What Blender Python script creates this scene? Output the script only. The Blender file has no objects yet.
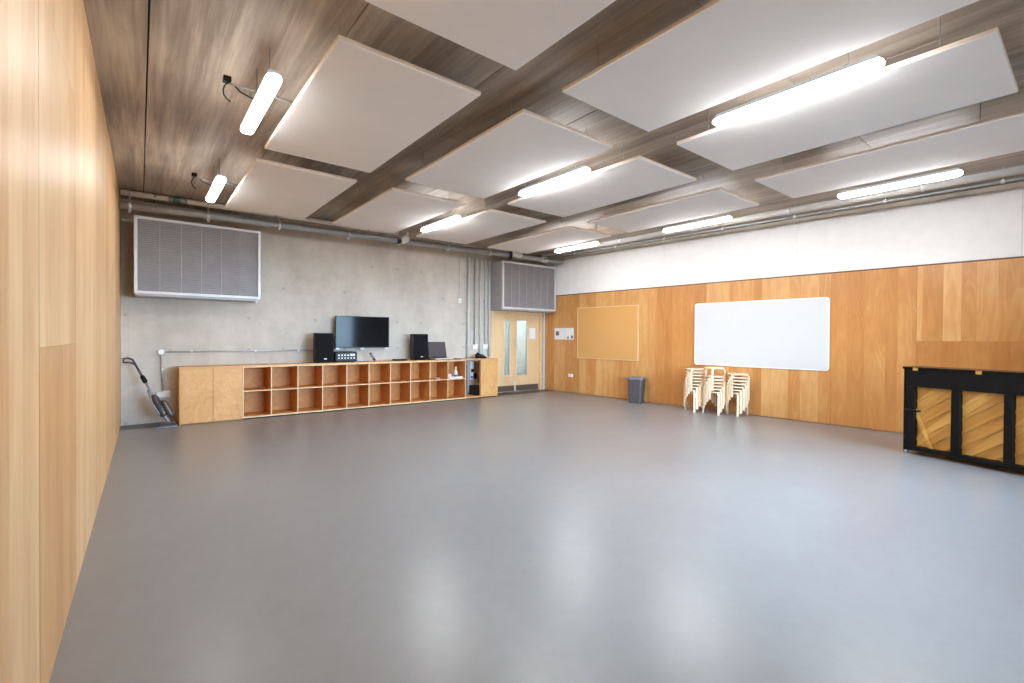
import bpy, math, random
from math import sin, cos, pi, radians as R
from mathutils import Vector, Matrix
random.seed(7)
SC = bpy.context.scene
COL = SC.collection

# ------------------------------------------------------------------ helpers
class MB:
    """collects shapes into one mesh"""
    def __init__(s): s.v = []; s.f = []; s.sm = []
    def add(s, vs, fs, smooth=False, M=None):
        b = len(s.v)
        for p in vs:
            p = Vector(p)
            s.v.append(tuple(M @ p if M else p))
        for f in fs:
            s.f.append(tuple(b + i for i in f)); s.sm.append(smooth)
        return s
    def box(s, x0, x1, y0, y1, z0, z1, M=None):
        vs = [(x0,y0,z0),(x1,y0,z0),(x1,y1,z0),(x0,y1,z0),(x0,y0,z1),(x1,y0,z1),(x1,y1,z1),(x0,y1,z1)]
        return s.add(vs, [(0,3,2,1),(4,5,6,7),(0,1,5,4),(1,2,6,5),(2,3,7,6),(3,0,4,7)], False, M)
    def prism(s, poly, a0, a1, axis='z', M=None, smooth=False):
        """poly: 2-D outline, extruded along an axis"""
        n = len(poly)
        def P(q, a):
            return {'z': (q[0], q[1], a), 'y': (q[0], a, q[1]), 'x': (a, q[0], q[1])}[axis]
        vs = [P(q, a0) for q in poly] + [P(q, a1) for q in poly]
        fs = [tuple(range(n)), tuple(range(2*n-1, n-1, -1))]
        b = len(s.v)
        for p in vs:
            p = Vector(p); s.v.append(tuple(M @ p if M else p))
        for f in fs: s.f.append(tuple(b+i for i in f)); s.sm.append(False)
        for i in range(n):
            j = (i+1) % n
            s.f.append((b+i, b+n+i, b+n+j, b+j)); s.sm.append(smooth)
        return s
    def tube(s, pts, r, n=10, caps=True, M=None, flat=None):
        """round tube through pts; r number or list; flat=(a,b) squashes the section"""
        pts = [Vector(p) for p in pts]
        rs = r if isinstance(r, (list, tuple)) else [r]*len(pts)
        rings = []
        up = None
        for i, p in enumerate(pts):
            if i == 0: t = pts[1]-pts[0]
            elif i == len(pts)-1: t = pts[-1]-pts[-2]
            else: t = (pts[i+1]-pts[i]).normalized() + (pts[i]-pts[i-1]).normalized()
            t.normalize()
            if up is None:
                up = Vector((0,0,1)) if abs(t.z) < .9 else Vector((1,0,0))
            a = t.cross(up); a.normalize(); c = a.cross(t); c.normalize(); up = c
            ring = []
            for k in range(n):
                th = 2*pi*k/n
                ring.append(p + a*(rs[i]*cos(th)) + c*(rs[i]*sin(th)))
            rings.append(ring)
        b = len(s.v)
        for ring in rings:
            for q in ring: s.v.append(tuple(M @ q if M else q))
        for i in range(len(rings)-1):
            for k in range(n):
                k2 = (k+1) % n
                s.f.append((b+i*n+k, b+i*n+k2, b+(i+1)*n+k2, b+(i+1)*n+k)); s.sm.append(True)
        if caps:
            s.f.append(tuple(b+k for k in range(n-1, -1, -1))); s.sm.append(False)
            e = b+(len(rings)-1)*n
            s.f.append(tuple(e+k for k in range(n))); s.sm.append(False)
        return s
    def lathe(s, prof, n=24, M=None):
        """prof: list of (radius, z)"""
        b = len(s.v)
        for (r, z) in prof:
            for k in range(n):
                th = 2*pi*k/n
                p = Vector((r*cos(th), r*sin(th), z)); s.v.append(tuple(M @ p if M else p))
        for i in range(len(prof)-1):
            for k in range(n):
                k2 = (k+1) % n
                s.f.append((b+i*n+k, b+i*n+k2, b+(i+1)*n+k2, b+(i+1)*n+k)); s.sm.append(True)
        s.f.append(tuple(b+k for k in range(n-1, -1, -1))); s.sm.append(False)
        e = b+(len(prof)-1)*n
        s.f.append(tuple(e+k for k in range(n))); s.sm.append(False)
        return s
    def build(s, name, m, parent=None, bev=0, seg=2, front=None):
        me = bpy.data.meshes.new(name)
        me.from_pydata(s.v, [], s.f)
        for p, sm in zip(me.polygons, s.sm): p.use_smooth = sm
        me.materials.append(m); me.update()
        if front:
            me.materials.append(front)
            for p in me.polygons:
                if p.normal.y < -.9: p.material_index = 1
        o = bpy.data.objects.new(name, me); COL.objects.link(o)
        if parent: o.parent = parent
        if bev:
            md = o.modifiers.new('edge', 'BEVEL'); md.width = bev; md.segments = seg
            md.limit_method = 'ANGLE'; md.angle_limit = R(40)
        return o

def tag(o, label=None, cat=None, group=None, kind=None):
    if label: o['label'] = label
    if cat: o['category'] = cat
    if group: o['group'] = group
    if kind: o['kind'] = kind
    return o
def thing(name, label, cat, loc=(0,0,0), rz=0, group=None):
    o = bpy.data.objects.new(name, None); COL.objects.link(o)
    o.location = loc; o.rotation_euler = (0,0,rz); o.empty_display_size = .1
    return tag(o, label, cat, group)
def struct(o): o['kind'] = 'structure'; return o
def dup(root, loc=None, rz=None, label=None):
    r = root.copy(); COL.objects.link(r)
    if loc is not None: r.location = loc
    if rz is not None: r.rotation_euler = (0,0,rz)
    if label: r['label'] = label
    for ch in list(root.children):
        c = ch.copy(); COL.objects.link(c); c.parent = r
        for g in list(ch.children):
            d = g.copy(); COL.objects.link(d); d.parent = c
    return r
def rect(w, h, r, n=5):
    """rounded rectangle outline centred on 0"""
    out = []
    for cx, cy, a in ((w/2-r, h/2-r, 0), (-w/2+r, h/2-r, 90), (-w/2+r, -h/2+r, 180), (w/2-r, -h/2+r, 270)):
        for k in range(n+1):
            t = R(a + 90*k/n); out.append((cx+r*cos(t), cy+r*sin(t)))
    return out

# ------------------------------------------------------------------ materials
def srgb(r, g, b):
    def f(c):
        c /= 255
        return c/12.92 if c <= .04045 else ((c+.055)/1.055)**2.4
    return (f(r), f(g), f(b), 1)
class NT:
    def __init__(s, name):
        s.m = bpy.data.materials.new(name); s.m.use_nodes = True
        s.t = s.m.node_tree; s.n = s.t.nodes
        s.b = s.n['Principled BSDF']
    def L(s, a, b): s.t.links.new(a, b)
    def set(s, sock, v):
        if isinstance(v, bpy.types.NodeSocket): s.L(v, sock)
        else: sock.default_value = v
    def math(s, op, a, b=0.0, c=None):
        n = s.n.new('ShaderNodeMath'); n.operation = op
        s.set(n.inputs[0], a); s.set(n.inputs[1], b)
        if c is not None: s.set(n.inputs[2], c)
        return n.outputs[0]
    def coord(s):
        c = s.n.new('ShaderNodeTexCoord'); x = s.n.new('ShaderNodeSeparateXYZ')
        s.L(c.outputs['Object'], x.inputs[0])
        return c.outputs['Object'], x.outputs[0], x.outputs[1], x.outputs[2]
    def vec(s, x, y, z=0.0):
        c = s.n.new('ShaderNodeCombineXYZ')
        s.set(c.inputs[0], x); s.set(c.inputs[1], y); s.set(c.inputs[2], z)
        return c.outputs[0]
    def noise(s, v, scale=1, detail=3, rough=.5, dist=0):
        n = s.n.new('ShaderNodeTexNoise')
        s.L(v, n.inputs['Vector']); n.inputs['Scale'].default_value = scale
        n.inputs['Detail'].default_value = detail; n.inputs['Roughness'].default_value = rough
        n.inputs['Distortion'].default_value = dist
        return n.outputs[0]
    def white(s, v):
        n = s.n.new('ShaderNodeTexWhiteNoise'); n.noise_dimensions = '3D'
        s.L(v, n.inputs['Vector']); return n.outputs[0]
    def ramp(s, f, stops):
        n = s.n.new('ShaderNodeValToRGB'); s.L(f, n.inputs[0])
        e = n.color_ramp.elements
        while len(e) < len(stops): e.new(.5)
        for q, (p, c) in zip(e, stops): q.position = p; q.color = c
        return n.outputs[0]
    def mix(s, f, a, b, mode='MIX'):
        n = s.n.new('ShaderNodeMix'); n.data_type = 'RGBA'; n.blend_type = mode
        s.set(n.inputs[0], f); s.set(n.inputs[6], a); s.set(n.inputs[7], b)
        return n.outputs[2]
    def bump(s, h, strength=.2, dist=.01):
        n = s.n.new('ShaderNodeBump'); n.inputs['Strength'].default_value = strength
        n.inputs['Distance'].default_value = dist
        s.L(h, n.inputs['Height']); s.L(n.outputs[0], s.b.inputs['Normal'])
    def done(s, col, rough=.5, metal=0, spec=.5):
        s.set(s.b.inputs['Base Color'], col); s.set(s.b.inputs['Roughness'], rough)
        s.b.inputs['Metallic'].default_value = metal
        s.b.inputs['Specular IOR Level'].default_value = spec
        return s.m
def plain(name, col, rough=.5, metal=0, spec=.5, var=.06, scale=6):
    """one colour with a little mottling"""
    t = NT(name); o, x, y, z = t.coord()
    f = t.noise(o, scale, 3)
    d = tuple(c*(1-var) for c in col[:3]) + (1,); l = tuple(min(1, c*(1+var)) for c in col[:3]) + (1,)
    return t.done(t.ramp(f, [(.3, d), (.7, l)]), rough, metal, spec)

def ply(name, axis, dark, mid, light, sheet=1.2, high=2.4, leaf=.23, rough=.38, joints=True, seed=0., off=0., split=-99, jw=.0035):
    """veneered plywood: sheets, veneer leaves, vertical grain"""
    t = NT(name); o, x, y, z = t.coord()
    u = {'x': x, 'y': y}[axis]
    u = t.math('ADD', u, off)
    su = t.math('FLOOR', t.math('DIVIDE', u, sheet))
    flag = t.math('COMPARE', su, float(split), .4)      # the one sheet made up of two pieces
    sz = t.math('MULTIPLY', t.math('FLOOR', t.math('DIVIDE', z, high)), flag)
    sid = t.white(t.vec(su, sz, 3.1+seed))
    # leaves of veneer of uneven width
    wob = t.noise(t.vec(t.math('MULTIPLY', u, 1.7), t.math('MULTIPLY', sz, 4.3), seed), 1, 1)
    lu = t.math('FLOOR', t.math('ADD', t.math('DIVIDE', u, leaf), t.math('MULTIPLY', wob, 2.2)))
    lid = t.white(t.vec(lu, sz, 7.7+seed))
    g1 = t.noise(t.vec(t.math('MULTIPLY', u, 9), t.math('MULTIPLY', z, .7), t.math('MULTIPLY', lid, 9)), 1, 4, .6, .4)
    g2 = t.noise(t.vec(t.math('MULTIPLY', u, 120), t.math('MULTIPLY', z, 3), t.math('MULTIPLY', lid, 5)), 1, 2, .5)
    # flame figure
    fl = t.noise(t.vec(t.math('MULTIPLY', u, 4), t.math('MULTIPLY', z, .55), t.math('MULTIPLY', lid, 13)), 1, 2, .45, .3)
    fl = t.math('FRACT', t.math('MULTIPLY', fl, 9.0))
    fl = t.math('ABSOLUTE', t.math('SUBTRACT', fl, .5))
    bl = t.noise(t.vec(t.math('MULTIPLY', u, 2.2), t.math('MULTIPLY', z, 1.1), t.math('MULTIPLY', lid, 3)), 1, 3, .6, .8)
    f = t.math('ADD', t.math('MULTIPLY', g1, .30), t.math('MULTIPLY', g2, .08))
    f = t.math('ADD', f, t.math('MULTIPLY', bl, .28))
    f = t.math('ADD', f, t.math('MULTIPLY', fl, .16))
    f = t.math('ADD', f, t.math('MULTIPLY', t.math('SUBTRACT', lid, .5), .24))
    f = t.math('ADD', f, t.math('MULTIPLY', t.math('SUBTRACT', sid, .5), .14))
    f = t.math('ADD', f, .12)
    low = t.math('MULTIPLY', flag, t.math('LESS_THAN', sz, .5))
    f = t.math('SUBTRACT', f, t.math('MULTIPLY', low, .10))
    f = t.math('ADD', f, t.math('MULTIPLY', sz, .05))
    c = t.ramp(f, [(.18, dark), (.45, mid), (.78, light)])
    if joints:
        fr = t.math('FRACT', t.math('DIVIDE', u, sheet)); zr = t.math('FRACT', t.math('DIVIDE', z, high))
        j = t.math('MAXIMUM', t.math('LESS_THAN', fr, jw), t.math('MULTIPLY', t.math('LESS_THAN', zr, .003/high), t.math('MULTIPLY', flag, t.math('GREATER_THAN', z, .2))))
        c = t.mix(t.math('MULTIPLY', j, .55), c, (dark[0]*.35, dark[1]*.3, dark[2]*.25, 1))
    t.bump(g2, .05, .002)
    return t.done(c, rough, 0, .4)

def birch(name, dark, mid, light, rough=.45, sc=1.):
    """rotary-cut ply with blotchy swirling figure"""
    t = NT(name); o, x, y, z = t.coord()
    v = t.vec(t.math('MULTIPLY', t.math('ADD', x, y), 5*sc), t.math('MULTIPLY', y, 2*sc), t.math('MULTIPLY', z, 3.5*sc))
    n1 = t.noise(v, 1.3, 5, .62, 1.6)
    n2 = t.noise(v, 6, 3, .6, 2.0)
    fl = t.math('ABSOLUTE', t.math('SUBTRACT', t.math('FRACT', t.math('MULTIPLY', n1, 7)), .5))
    f = t.math('ADD', t.math('MULTIPLY', n1, .62), t.math('ADD', t.math('MULTIPLY', n2, .25), t.math('MULTIPLY', fl, .22)))
    return t.done(t.ramp(f, [(.25, dark), (.55, mid), (.85, light)]), rough, 0, .4)

M = {}
# honey-coloured ply of the long wall, same ply on the near wall, its grazing light put into paler colours
M['ply_right'] = ply('ply_honey', 'y', srgb(180,114,58), srgb(200,138,77), srgb(228,180,120), 1.2, 1.55, .24, .30, True, 0.4, -.2, -5)
M['ply_left'] = ply('ply_honey_lit', 'y', srgb(190,140,88), srgb(214,168,116), srgb(238,204,158), 1.245, 1.51, .2, .42, True, 2.2, .062, -3, .014)
M['birch'] = birch('cabinet_ply', srgb(206,146,84), srgb(226,172,112), srgb(242,200,144))
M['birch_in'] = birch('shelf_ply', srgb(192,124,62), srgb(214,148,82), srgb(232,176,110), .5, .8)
M['ply_edge'] = plain('ply_edge', srgb(238,204,160), .5)
M['door_wood'] = ply('door_veneer', 'x', srgb(222,180,130), srgb(232,194,146), srgb(240,208,164), 3., 6., .5, .4, False, 5.)
M['stool_wood'] = plain('birch_wood', srgb(246,224,192), .4, 0, .4, .06, 14)

def concrete():
    t = NT('cast_concrete'); o, x, y, z = t.coord()
    n1 = t.noise(o, .55, 4, .6); n2 = t.noise(o, 4.5, 5, .65); n3 = t.noise(o, 40, 2)
    n4 = t.noise(t.vec(t.math('MULTIPLY', x, 1.1), y, t.math('MULTIPLY', z, .35)), 1.7, 3)
    f = t.math('ADD', t.math('ADD', t.math('MULTIPLY', n1, .45), t.math('MULTIPLY', n2, .22)), t.math('ADD', t.math('MULTIPLY', n3, .08), t.math('MULTIPLY', n4, .3)))
    c = t.ramp(f, [(.36, srgb(178,168,156)), (.53, srgb(203,193,180)), (.70, srgb(222,212,199))])
    # formwork joints and tie-hole marks
    px = t.math('FRACT', t.math('DIVIDE', t.math('ADD', x, .15), 1.25)); pz = t.math('FRACT', t.math('DIVIDE', t.math('ADD', z, .05), 1.25))
    j = t.math('MAXIMUM', t.math('LESS_THAN', px, .006), t.math('LESS_THAN', pz, .006))
    c = t.mix(t.math('MULTIPLY', j, .16), c, srgb(120,112,102))
    hx = t.math('MULTIPLY', t.math('SUBTRACT', t.math('FRACT', t.math('DIVIDE', t.math('ADD', x, .5), .625)), .5), .625)
    hz = t.math('MULTIPLY', t.math('SUBTRACT', t.math('FRACT', t.math('DIVIDE', t.math('ADD', z, .28), .625)), .5), .625)
    d = t.math('SQRT', t.math('ADD', t.math('MULTIPLY', hx, hx), t.math('MULTIPLY', hz, hz)))
    h = t.math('LESS_THAN', t.math('ADD', d, t.math('MULTIPLY', n2, .02)), .038)
    sel = t.white(t.vec(t.math('FLOOR', t.math('DIVIDE', t.math('ADD', x, .5), .625)), t.math('FLOOR', t.math('DIVIDE', t.math('ADD', z, .28), .625)), 1.))
    h = t.math('MULTIPLY', h, t.math('GREATER_THAN', sel, .45))
    c = t.mix(t.math('MULTIPLY', h, .35), c, srgb(120,112,104))
    t.bump(n2, .08, .01)
    return t.done(c, .62, 0, .35)
M['concrete'] = concrete()

def soffit():
    t = NT('board_marked_soffit'); o, x, y, z = t.coord()
    st = t.math('FLOOR', t.math('DIVIDE', t.math('ADD', x, 1.145), 1.2))
    sid = t.white(t.vec(st, 0., 2.))
    n1 = t.noise(t.vec(t.math('MULTIPLY', x, 7), t.math('MULTIPLY', y, .45), t.math('MULTIPLY', sid, 20)), 1, 5, .6, .5)
    n2 = t.noise(t.vec(t.math('MULTIPLY', x, 40), t.math('MULTIPLY', y, 1.6), 0.), 1, 3, .6)
    n3 = t.noise(o, .9, 3)
    f = t.math('ADD', t.math('ADD', t.math('MULTIPLY', n1, .6), t.math('MULTIPLY', n2, .22)), t.math('ADD', t.math('MULTIPLY', n3, .25), t.math('MULTIPLY', sid, .06)))
    c = t.ramp(f, [(.34, srgb(102,92,84)), (.52, srgb(144,131,119)), (.72, srgb(188,174,158))])
    t.bump(n2, .1, .01)
    return t.done(c, .6, 0, .3)
M['soffit'] = soffit()
M['dark_gap'] = plain('dark_gap', srgb(40,32,26), .9)

def vinyl():
    t = NT('grey_vinyl_floor'); o, x, y, z = t.coord()
    n1 = t.noise(o, .5, 3); n2 = t.noise(o, 9, 4, .7); n3 = t.noise(o, 2.2, 4, .6)
    f = t.math('ADD', t.math('MULTIPLY', n1, .4), t.math('ADD', t.math('MULTIPLY', n2, .3), t.math('MULTIPLY', n3, .3)))
    c = t.ramp(f, [(.35, srgb(131,129,129)), (.65, srgb(142,141,141))])
    r = t.math('ADD', .278, t.math('MULTIPLY', n3, .05))
    t.bump(n2, .015, .004)
    return t.done(c, r, 0, .38)
M['vinyl'] = vinyl()
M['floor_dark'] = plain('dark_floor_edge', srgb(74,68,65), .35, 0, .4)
M['white_fabric'] = plain('white_fabric', srgb(249,247,245), .85, 0, .2, .02)
M['panel_face'] = plain('acoustic_fabric', srgb(238,234,231), .9, 0, .2, .015, 3)
M['panel_edge'] = plain('acoustic_panel_edge', srgb(228,214,198), .8, 0, .2, .03)
M['alu'] = plain('pale_aluminium', srgb(226,224,224), .4, .1, .5, .04)
M['grille'] = plain('grey_louvre', srgb(172,165,164), .5, .05, .5, .05)
M['mullion'] = plain('dull_mullion', srgb(198,193,192), .45, .05)
M['cork_frame'] = plain('pale_wood_frame', srgb(226,192,146), .5)
M['ahu_side'] = plain('grey_sheet_metal', srgb(178,177,180), .45, .2, .5, .04)
M['steel'] = plain('galvanised_steel', srgb(200,200,200), .35, .4, .5, .1, 20)
M['steel_dull'] = plain('dull_galvanised_steel', srgb(158,161,163), .4, .3, .5, .1, 16)
M['pipe_pale'] = plain('pale_pipe_lagging', srgb(190,184,178), .45, .1, .5, .06)
M['pipe_paint'] = plain('grey_painted_pipe', srgb(204,204,202), .45, 0, .5, .05)
M['white_plastic'] = plain('white_plastic', srgb(236,234,230), .35, 0, .5, .02)
M['black'] = plain('black_plastic', srgb(14,12,13), .45, 0, .2, .1)
M['black_gloss'] = plain('black_lacquer', srgb(9,8,8), .25, 0, .3, .1)
M['black_cloth'] = plain('speaker_cloth', srgb(20,18,20), .8, 0, .15, .2, 300)
M['charcoal'] = plain('charcoal_plastic', srgb(56,51,51), .4, 0, .3, .06)
M['dark_brown_metal'] = plain('kick_plate_metal', srgb(112,98,88), .35, .5, .5, .05)
M['whiteboard'] = plain('whiteboard_enamel', srgb(214,212,210), .22, 0, .5, .01, 2)
M['cork'] = plain('tan_felt', srgb(216,162,98), .9, 0, .2, .06, 60)
M['paper'] = plain('paper', srgb(240,238,236), .8, 0, .2, .02)
M['ink'] = plain('printed_grey', srgb(120,116,118), .8, 0, .2, .3, 30)
M['purple'] = plain('purple_plastic', srgb(110,92,160), .4)
M['brass'] = plain('brass', srgb(222,180,96), .3, .9, .5, .05)
M['brown_trim'] = plain('brown_shadow_trim', srgb(96,66,40), .6)
M['bin_grey'] = plain('bin_grey_plastic', srgb(80,76,77), .4, 0, .5, .05)
M['liner'] = plain('lilac_bin_liner', srgb(128,123,130), .4, 0, .3, .1, 20)
M['grey_wall'] = plain('pale_corridor_paint', srgb(200,206,208), .7)
M['white_wall'] = plain('white_wall_paint', srgb(232,230,226), .7, 0, .3, .02)
M['teal'] = plain('teal_tape', srgb(70,120,128), .5)
M['vac_grey'] = plain('silver_grey_plastic', srgb(150,146,150), .32, .2)
M['vac_dark'] = plain('plum_grey_plastic', srgb(78,68,72), .3)

def soundboard():
    t = NT('honey_soundboard'); o, x, y, z = t.coord()
    d = t.math('ADD', x, z); e = t.math('SUBTRACT', x, z)
    n = t.noise(t.vec(t.math('MULTIPLY', e, 40), t.math('MULTIPLY', d, 3), 0.), 1, 4, .6)
    b = t.white(t.vec(t.math('FLOOR', t.math('DIVIDE', t.math('SUBTRACT', x, t.math('MULTIPLY', z, 1.0)), .16)), 1., 1.))
    f = t.math('ADD', t.math('MULTIPLY', n, .45), t.math('MULTIPLY', b, .35))
    return t.done(t.ramp(f, [(.25, srgb(204,146,66)), (.5, srgb(226,172,88)), (.75, srgb(240,194,116))]), .35, 0, .5)
M['soundboard'] = soundboard()

def screen():
    t = NT('dark_screen_glass'); o, x, y, z = t.coord()
    n = t.noise(o, 3, 2)
    return t.done(t.ramp(n, [(.3, (.006,.006,.007,1)), (.7, (.01,.01,.011,1))]), .08, 0, .13)
M['screen'] = screen()
M['laptop_screen'] = plain('matt_dark_screen', srgb(72,64,64), .5, 0, .4, .03)

def glass(name, tint):
    t = NT(name); n = t.n
    tr = n.new('ShaderNodeBsdfTransparent'); tr.inputs[0].default_value = tint
    gl = n.new('ShaderNodeBsdfGlossy'); gl.inputs['Roughness'].default_value = .02
    lw = n.new('ShaderNodeFresnel'); lw.inputs[0].default_value = 1.45
    mx = n.new('ShaderNodeMixShader')
    t.L(lw.outputs[0], mx.inputs[0]); t.L(tr.outputs[0], mx.inputs[1]); t.L(gl.outputs[0], mx.inputs[2])
    t.L(mx.outputs[0], n['Material Output'].inputs[0])
    return t.m
M['glass'] = glass('clear_glass', (.95,.97,.97,1))
M['door_glass'] = glass('door_vision_glass', (.90,.97,.95,1))

def emit(name, col, s):
    t = NT(name); n = t.n
    e = n.new('ShaderNodeEmission'); e.inputs[0].default_value = col; e.inputs[1].default_value = s
    t.L(e.outputs[0], n['Material Output'].inputs[0])
    return t.m
M['tube_light'] = emit('lit_diffuser', (.97,.985,1.0,1), 92.0)
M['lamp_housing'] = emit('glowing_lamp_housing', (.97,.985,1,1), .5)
M['tube_light_dim'] = emit('lit_diffuser_dimmed', (.98,.985,.99,1), 40.0)
M['corridor_fill_light'] = emit('corridor_fill_emission', (1,1,1,1), 40.0)

# ------------------------------------------------------------------ the room
D = 10.467          # back wall
DF = 9.916          # cabinet fronts
ZC = 3.893          # soffit
YF = -1.6           # wall with the daylight window
RW = (9.75, 6.497)  # a point on the long ply wall; it runs 3.1 degrees off square
RT = .0543
LW = (-.286, 6.497); LT = -.00935

floor = struct(MB().box(-.7, 10.8, YF-.2, D-.52, -.12, 0).build('floor', M['vinyl']))
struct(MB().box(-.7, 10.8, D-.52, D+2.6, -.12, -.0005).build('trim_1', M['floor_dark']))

# soffit of wide planks with open joints
c = MB()
xs = [-1.145, .055, 1.254, 2.454, 3.655, 4.855, 6.055, 7.255, 8.455, 9.655, 10.855]
ys = [-1.8, -1.23, 1.77, 4.77, 7.77, 10.7]
g = .006
for i in range(len(xs)-1):
    if i < 2:
        c.box(xs[i]+g, xs[i+1]-g, ys[0], ys[-1], ZC, ZC+.14)
        continue
    for k in range(len(ys)-1):
        c.box(xs[i]+g, xs[i+1]-g, ys[k]+g*.6, ys[k+1]-g*.6, ZC, ZC+.14)
struct(c.build('ceiling', M['soffit']))
struct(MB().box(-1.3, 10.9, -1.9, 10.8, ZC+.10, ZC+.25).build('ceiling.001', M['dark_gap']))

# concrete back wall with the doorway
DX0, DX1, DZ = 7.56, 9.46, 2.40
w = MB()
w.box(-.7, DX0, D, D+.22, -.1, ZC+.1)
w.box(DX1, 10.6, D, D+.22, -.1, ZC+.1)
w.box(DX0, DX1, D, D+.22, DZ, ZC+.1)
struct(w.build('wall_back', M['concrete']))

# near ply wall
o = MB().box(-.2, 0, -8.3, 3.965, -.05, ZC+.05).build('wall_left', M['ply_left'])
o.location = (LW[0], LW[1], 0); o.rotation_euler.z = LT; struct(o)

# long wall: ply below, white fabric lining above, bare wall behind
def right(o):
    o.location = (RW[0], RW[1], 0); o.rotation_euler.z = RT; return o
struct(right(MB().box(.03, .25, -8.4, 4.1, -.05, ZC+.05).build('wall_right', M['concrete'])))
struct(right(MB().box(0, .03, -8.2, 3.96, .012, 2.775).build('wall_right.001', M['ply_right'])))
struct(right(MB().box(.012, .03, -8.2, 3.96, 2.775, 2.80).build('trim_2', M['brown_trim'])))
u = MB()
for a, b in ((-8.2,-5.76),(-5.755,-2.84),(-2.835,.05),(.055,2.915),(2.92,3.96)):
    u.box(.0, .03, a, b, 2.80, 3.80)
struct(right(u.build('wall_right.002', M['white_fabric'])))

# wall behind the viewer, with the daylight window
WX0, WX1, WZ0, WZ1 = 2.4, 8.0, .85, 2.95
w = MB()
w.box(-.7, WX0, YF-.22, YF, -.1, ZC+.1); w.box(WX1, 10.8, YF-.22, YF, -.1, ZC+.1)
w.box(WX0, WX1, YF-.22, YF, -.1, WZ0); w.box(WX0, WX1, YF-.22, YF, WZ1, ZC+.1)
struct(w.build('wall_front', M['white_wall']))
wn = bpy.data.objects.new('window_1', None); COL.objects.link(wn); wn['kind'] = 'structure'
wn.location = (WX0, YF, WZ0)
W_, H_ = WX1-WX0, WZ1-WZ0
f = MB(); q = .06
f.box(0, W_, -.16, -.08, 0, q); f.box(0, W_, -.16, -.08, H_-q, H_)
for k in range(5):
    xx = (W_-q)*k/4; f.box(xx, xx+q, -.16, -.08, q, H_-q)
f.build('window_frame', M['alu'], wn)
for k in range(4):
    a = (W_-q)*k/4+q; b = (W_-q)*(k+1)/4
    MB().box(a, b, -.125, -.119, q, H_-q).build('pane', M['glass'], wn)

# corridor behind the door
k = MB()
k.box(7.2, 9.9, D+2.3, D+2.4, -.1, 2.9); k.box(7.0, 7.2, D+.22, D+2.4, -.1, 2.9); k.box(9.9, 10.1, D+.22, D+2.4, -.1, 2.9)
struct(k.build('wall_corridor', M['grey_wall']))
struct(MB().box(7.0, 10.1, D+.22, D+2.4, 2.8, 2.95).build('ceiling_corridor', M['white_wall']))
cl = thing('corridor_fill_light', 'unseen added panel that brightens the corridor behind the double door', 'light', (8.5, D+1.3, 2.798))  # unseen lamp added to brighten what shows through the door panes
MB().box(-.6, .6, -.3, .3, -.05, 0).build('light_body', M['white_plastic'], cl)
MB().box(-.56, .56, -.26, .26, -.06, -.05).build('diffuser', M['corridor_fill_light'], cl)

# ------------------------------------------------------------------ double door
dr = bpy.data.objects.new('door_1', None); COL.objects.link(dr); dr['kind'] = 'structure'
dr.location = (DX0, D, 0)
DW = DX1-DX0
f = MB(); f.box(0, .105, -.02, .2, 0, DZ); f.box(DW-.09, DW, -.02, .2, 0, DZ); f.box(.105, DW-.09, -.02, .2, DZ-.16, DZ)
f.build('door_frame', M['door_wood'], dr, .004)
def leaf(x0, x1, gx0, gx1, gz0, gz1, pull):
    y0, y1 = .03, .078
    l = MB(); z1 = DZ-.165
    l.box(x0, gx0, y0, y1, .02, z1); l.box(gx1, x1, y0, y1, .02, z1)
    l.box(gx0, gx1, y0, y1, .02, gz0); l.box(gx0, gx1, y0, y1, gz1, z1)
    o = l.build('door_leaf', M['door_wood'], dr)
    b = MB(); e = .012
    b.box(gx0, gx0+e, y0-.006, y1+.006, gz0, gz1); b.box(gx1-e, gx1, y0-.006, y1+.006, gz0, gz1)
    b.box(gx0+e, gx1-e, y0-.006, y1+.006, gz0, gz0+e); b.box(gx0+e, gx1-e, y0-.006, y1+.006, gz1-e, gz1)
    b.build('glazing_bead', M['alu'], o)
    MB().box(gx0+e, gx1-e, .051, .057, gz0+e, gz1-e).build('vision_pane', M['door_glass'], o)
    MB().box(x0+.02, x1-.02, y0-.004, y0, .025, .185).build('kick_plate', M['dark_brown_metal'], o)
    h = MB(); h.tube([(pull, y0, 1.46), (pull, y0-.055, 1.46), (pull, y0-.055, 1.05), (pull, y0, 1.05)], .011, 10)
    h.build('pull_handle', M['steel'], o)
    return o
lf1 = leaf(.108, .885, 8.047-DX0, 8.251-DX0, .46, 2.06, .83)
lf2 = leaf(.891, DW-.093, 8.51-DX0, 8.90-DX0, .46, 2.06, .945)
for xx in (.872, .905):
    MB().box(xx-.008, xx+.008, .018, .03, .03, .30).build('floor_bolt', M['alu'], lf1 if xx < .89 else lf2)

o = MB().prism(rect(.225, .32, .006), D+.0225, D+.026, 'y').build('notice', M['paper'])
o.location = (9.10, 0, 1.68); tag(o, 'blank white sheet taped to the timber door beside the wider vision pane', 'paper notice')

# grey vertical trunking in the corner beside the door
t_ = thing('wall_trunking', 'pale grey vertical trunking in the corner between the door frame and the ply wall', 'trunking', (9.5, D, 0))
MB().box(-.035, .035, -.05, 0, 0.0, 2.45).build('trunking_body', M['ahu_side'], t_, .004)
MB().box(-.028, .028, -.058, -.05, 0.01, 2.44).build('trunking_lid', M['pipe_paint'], t_, .003)

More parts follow.
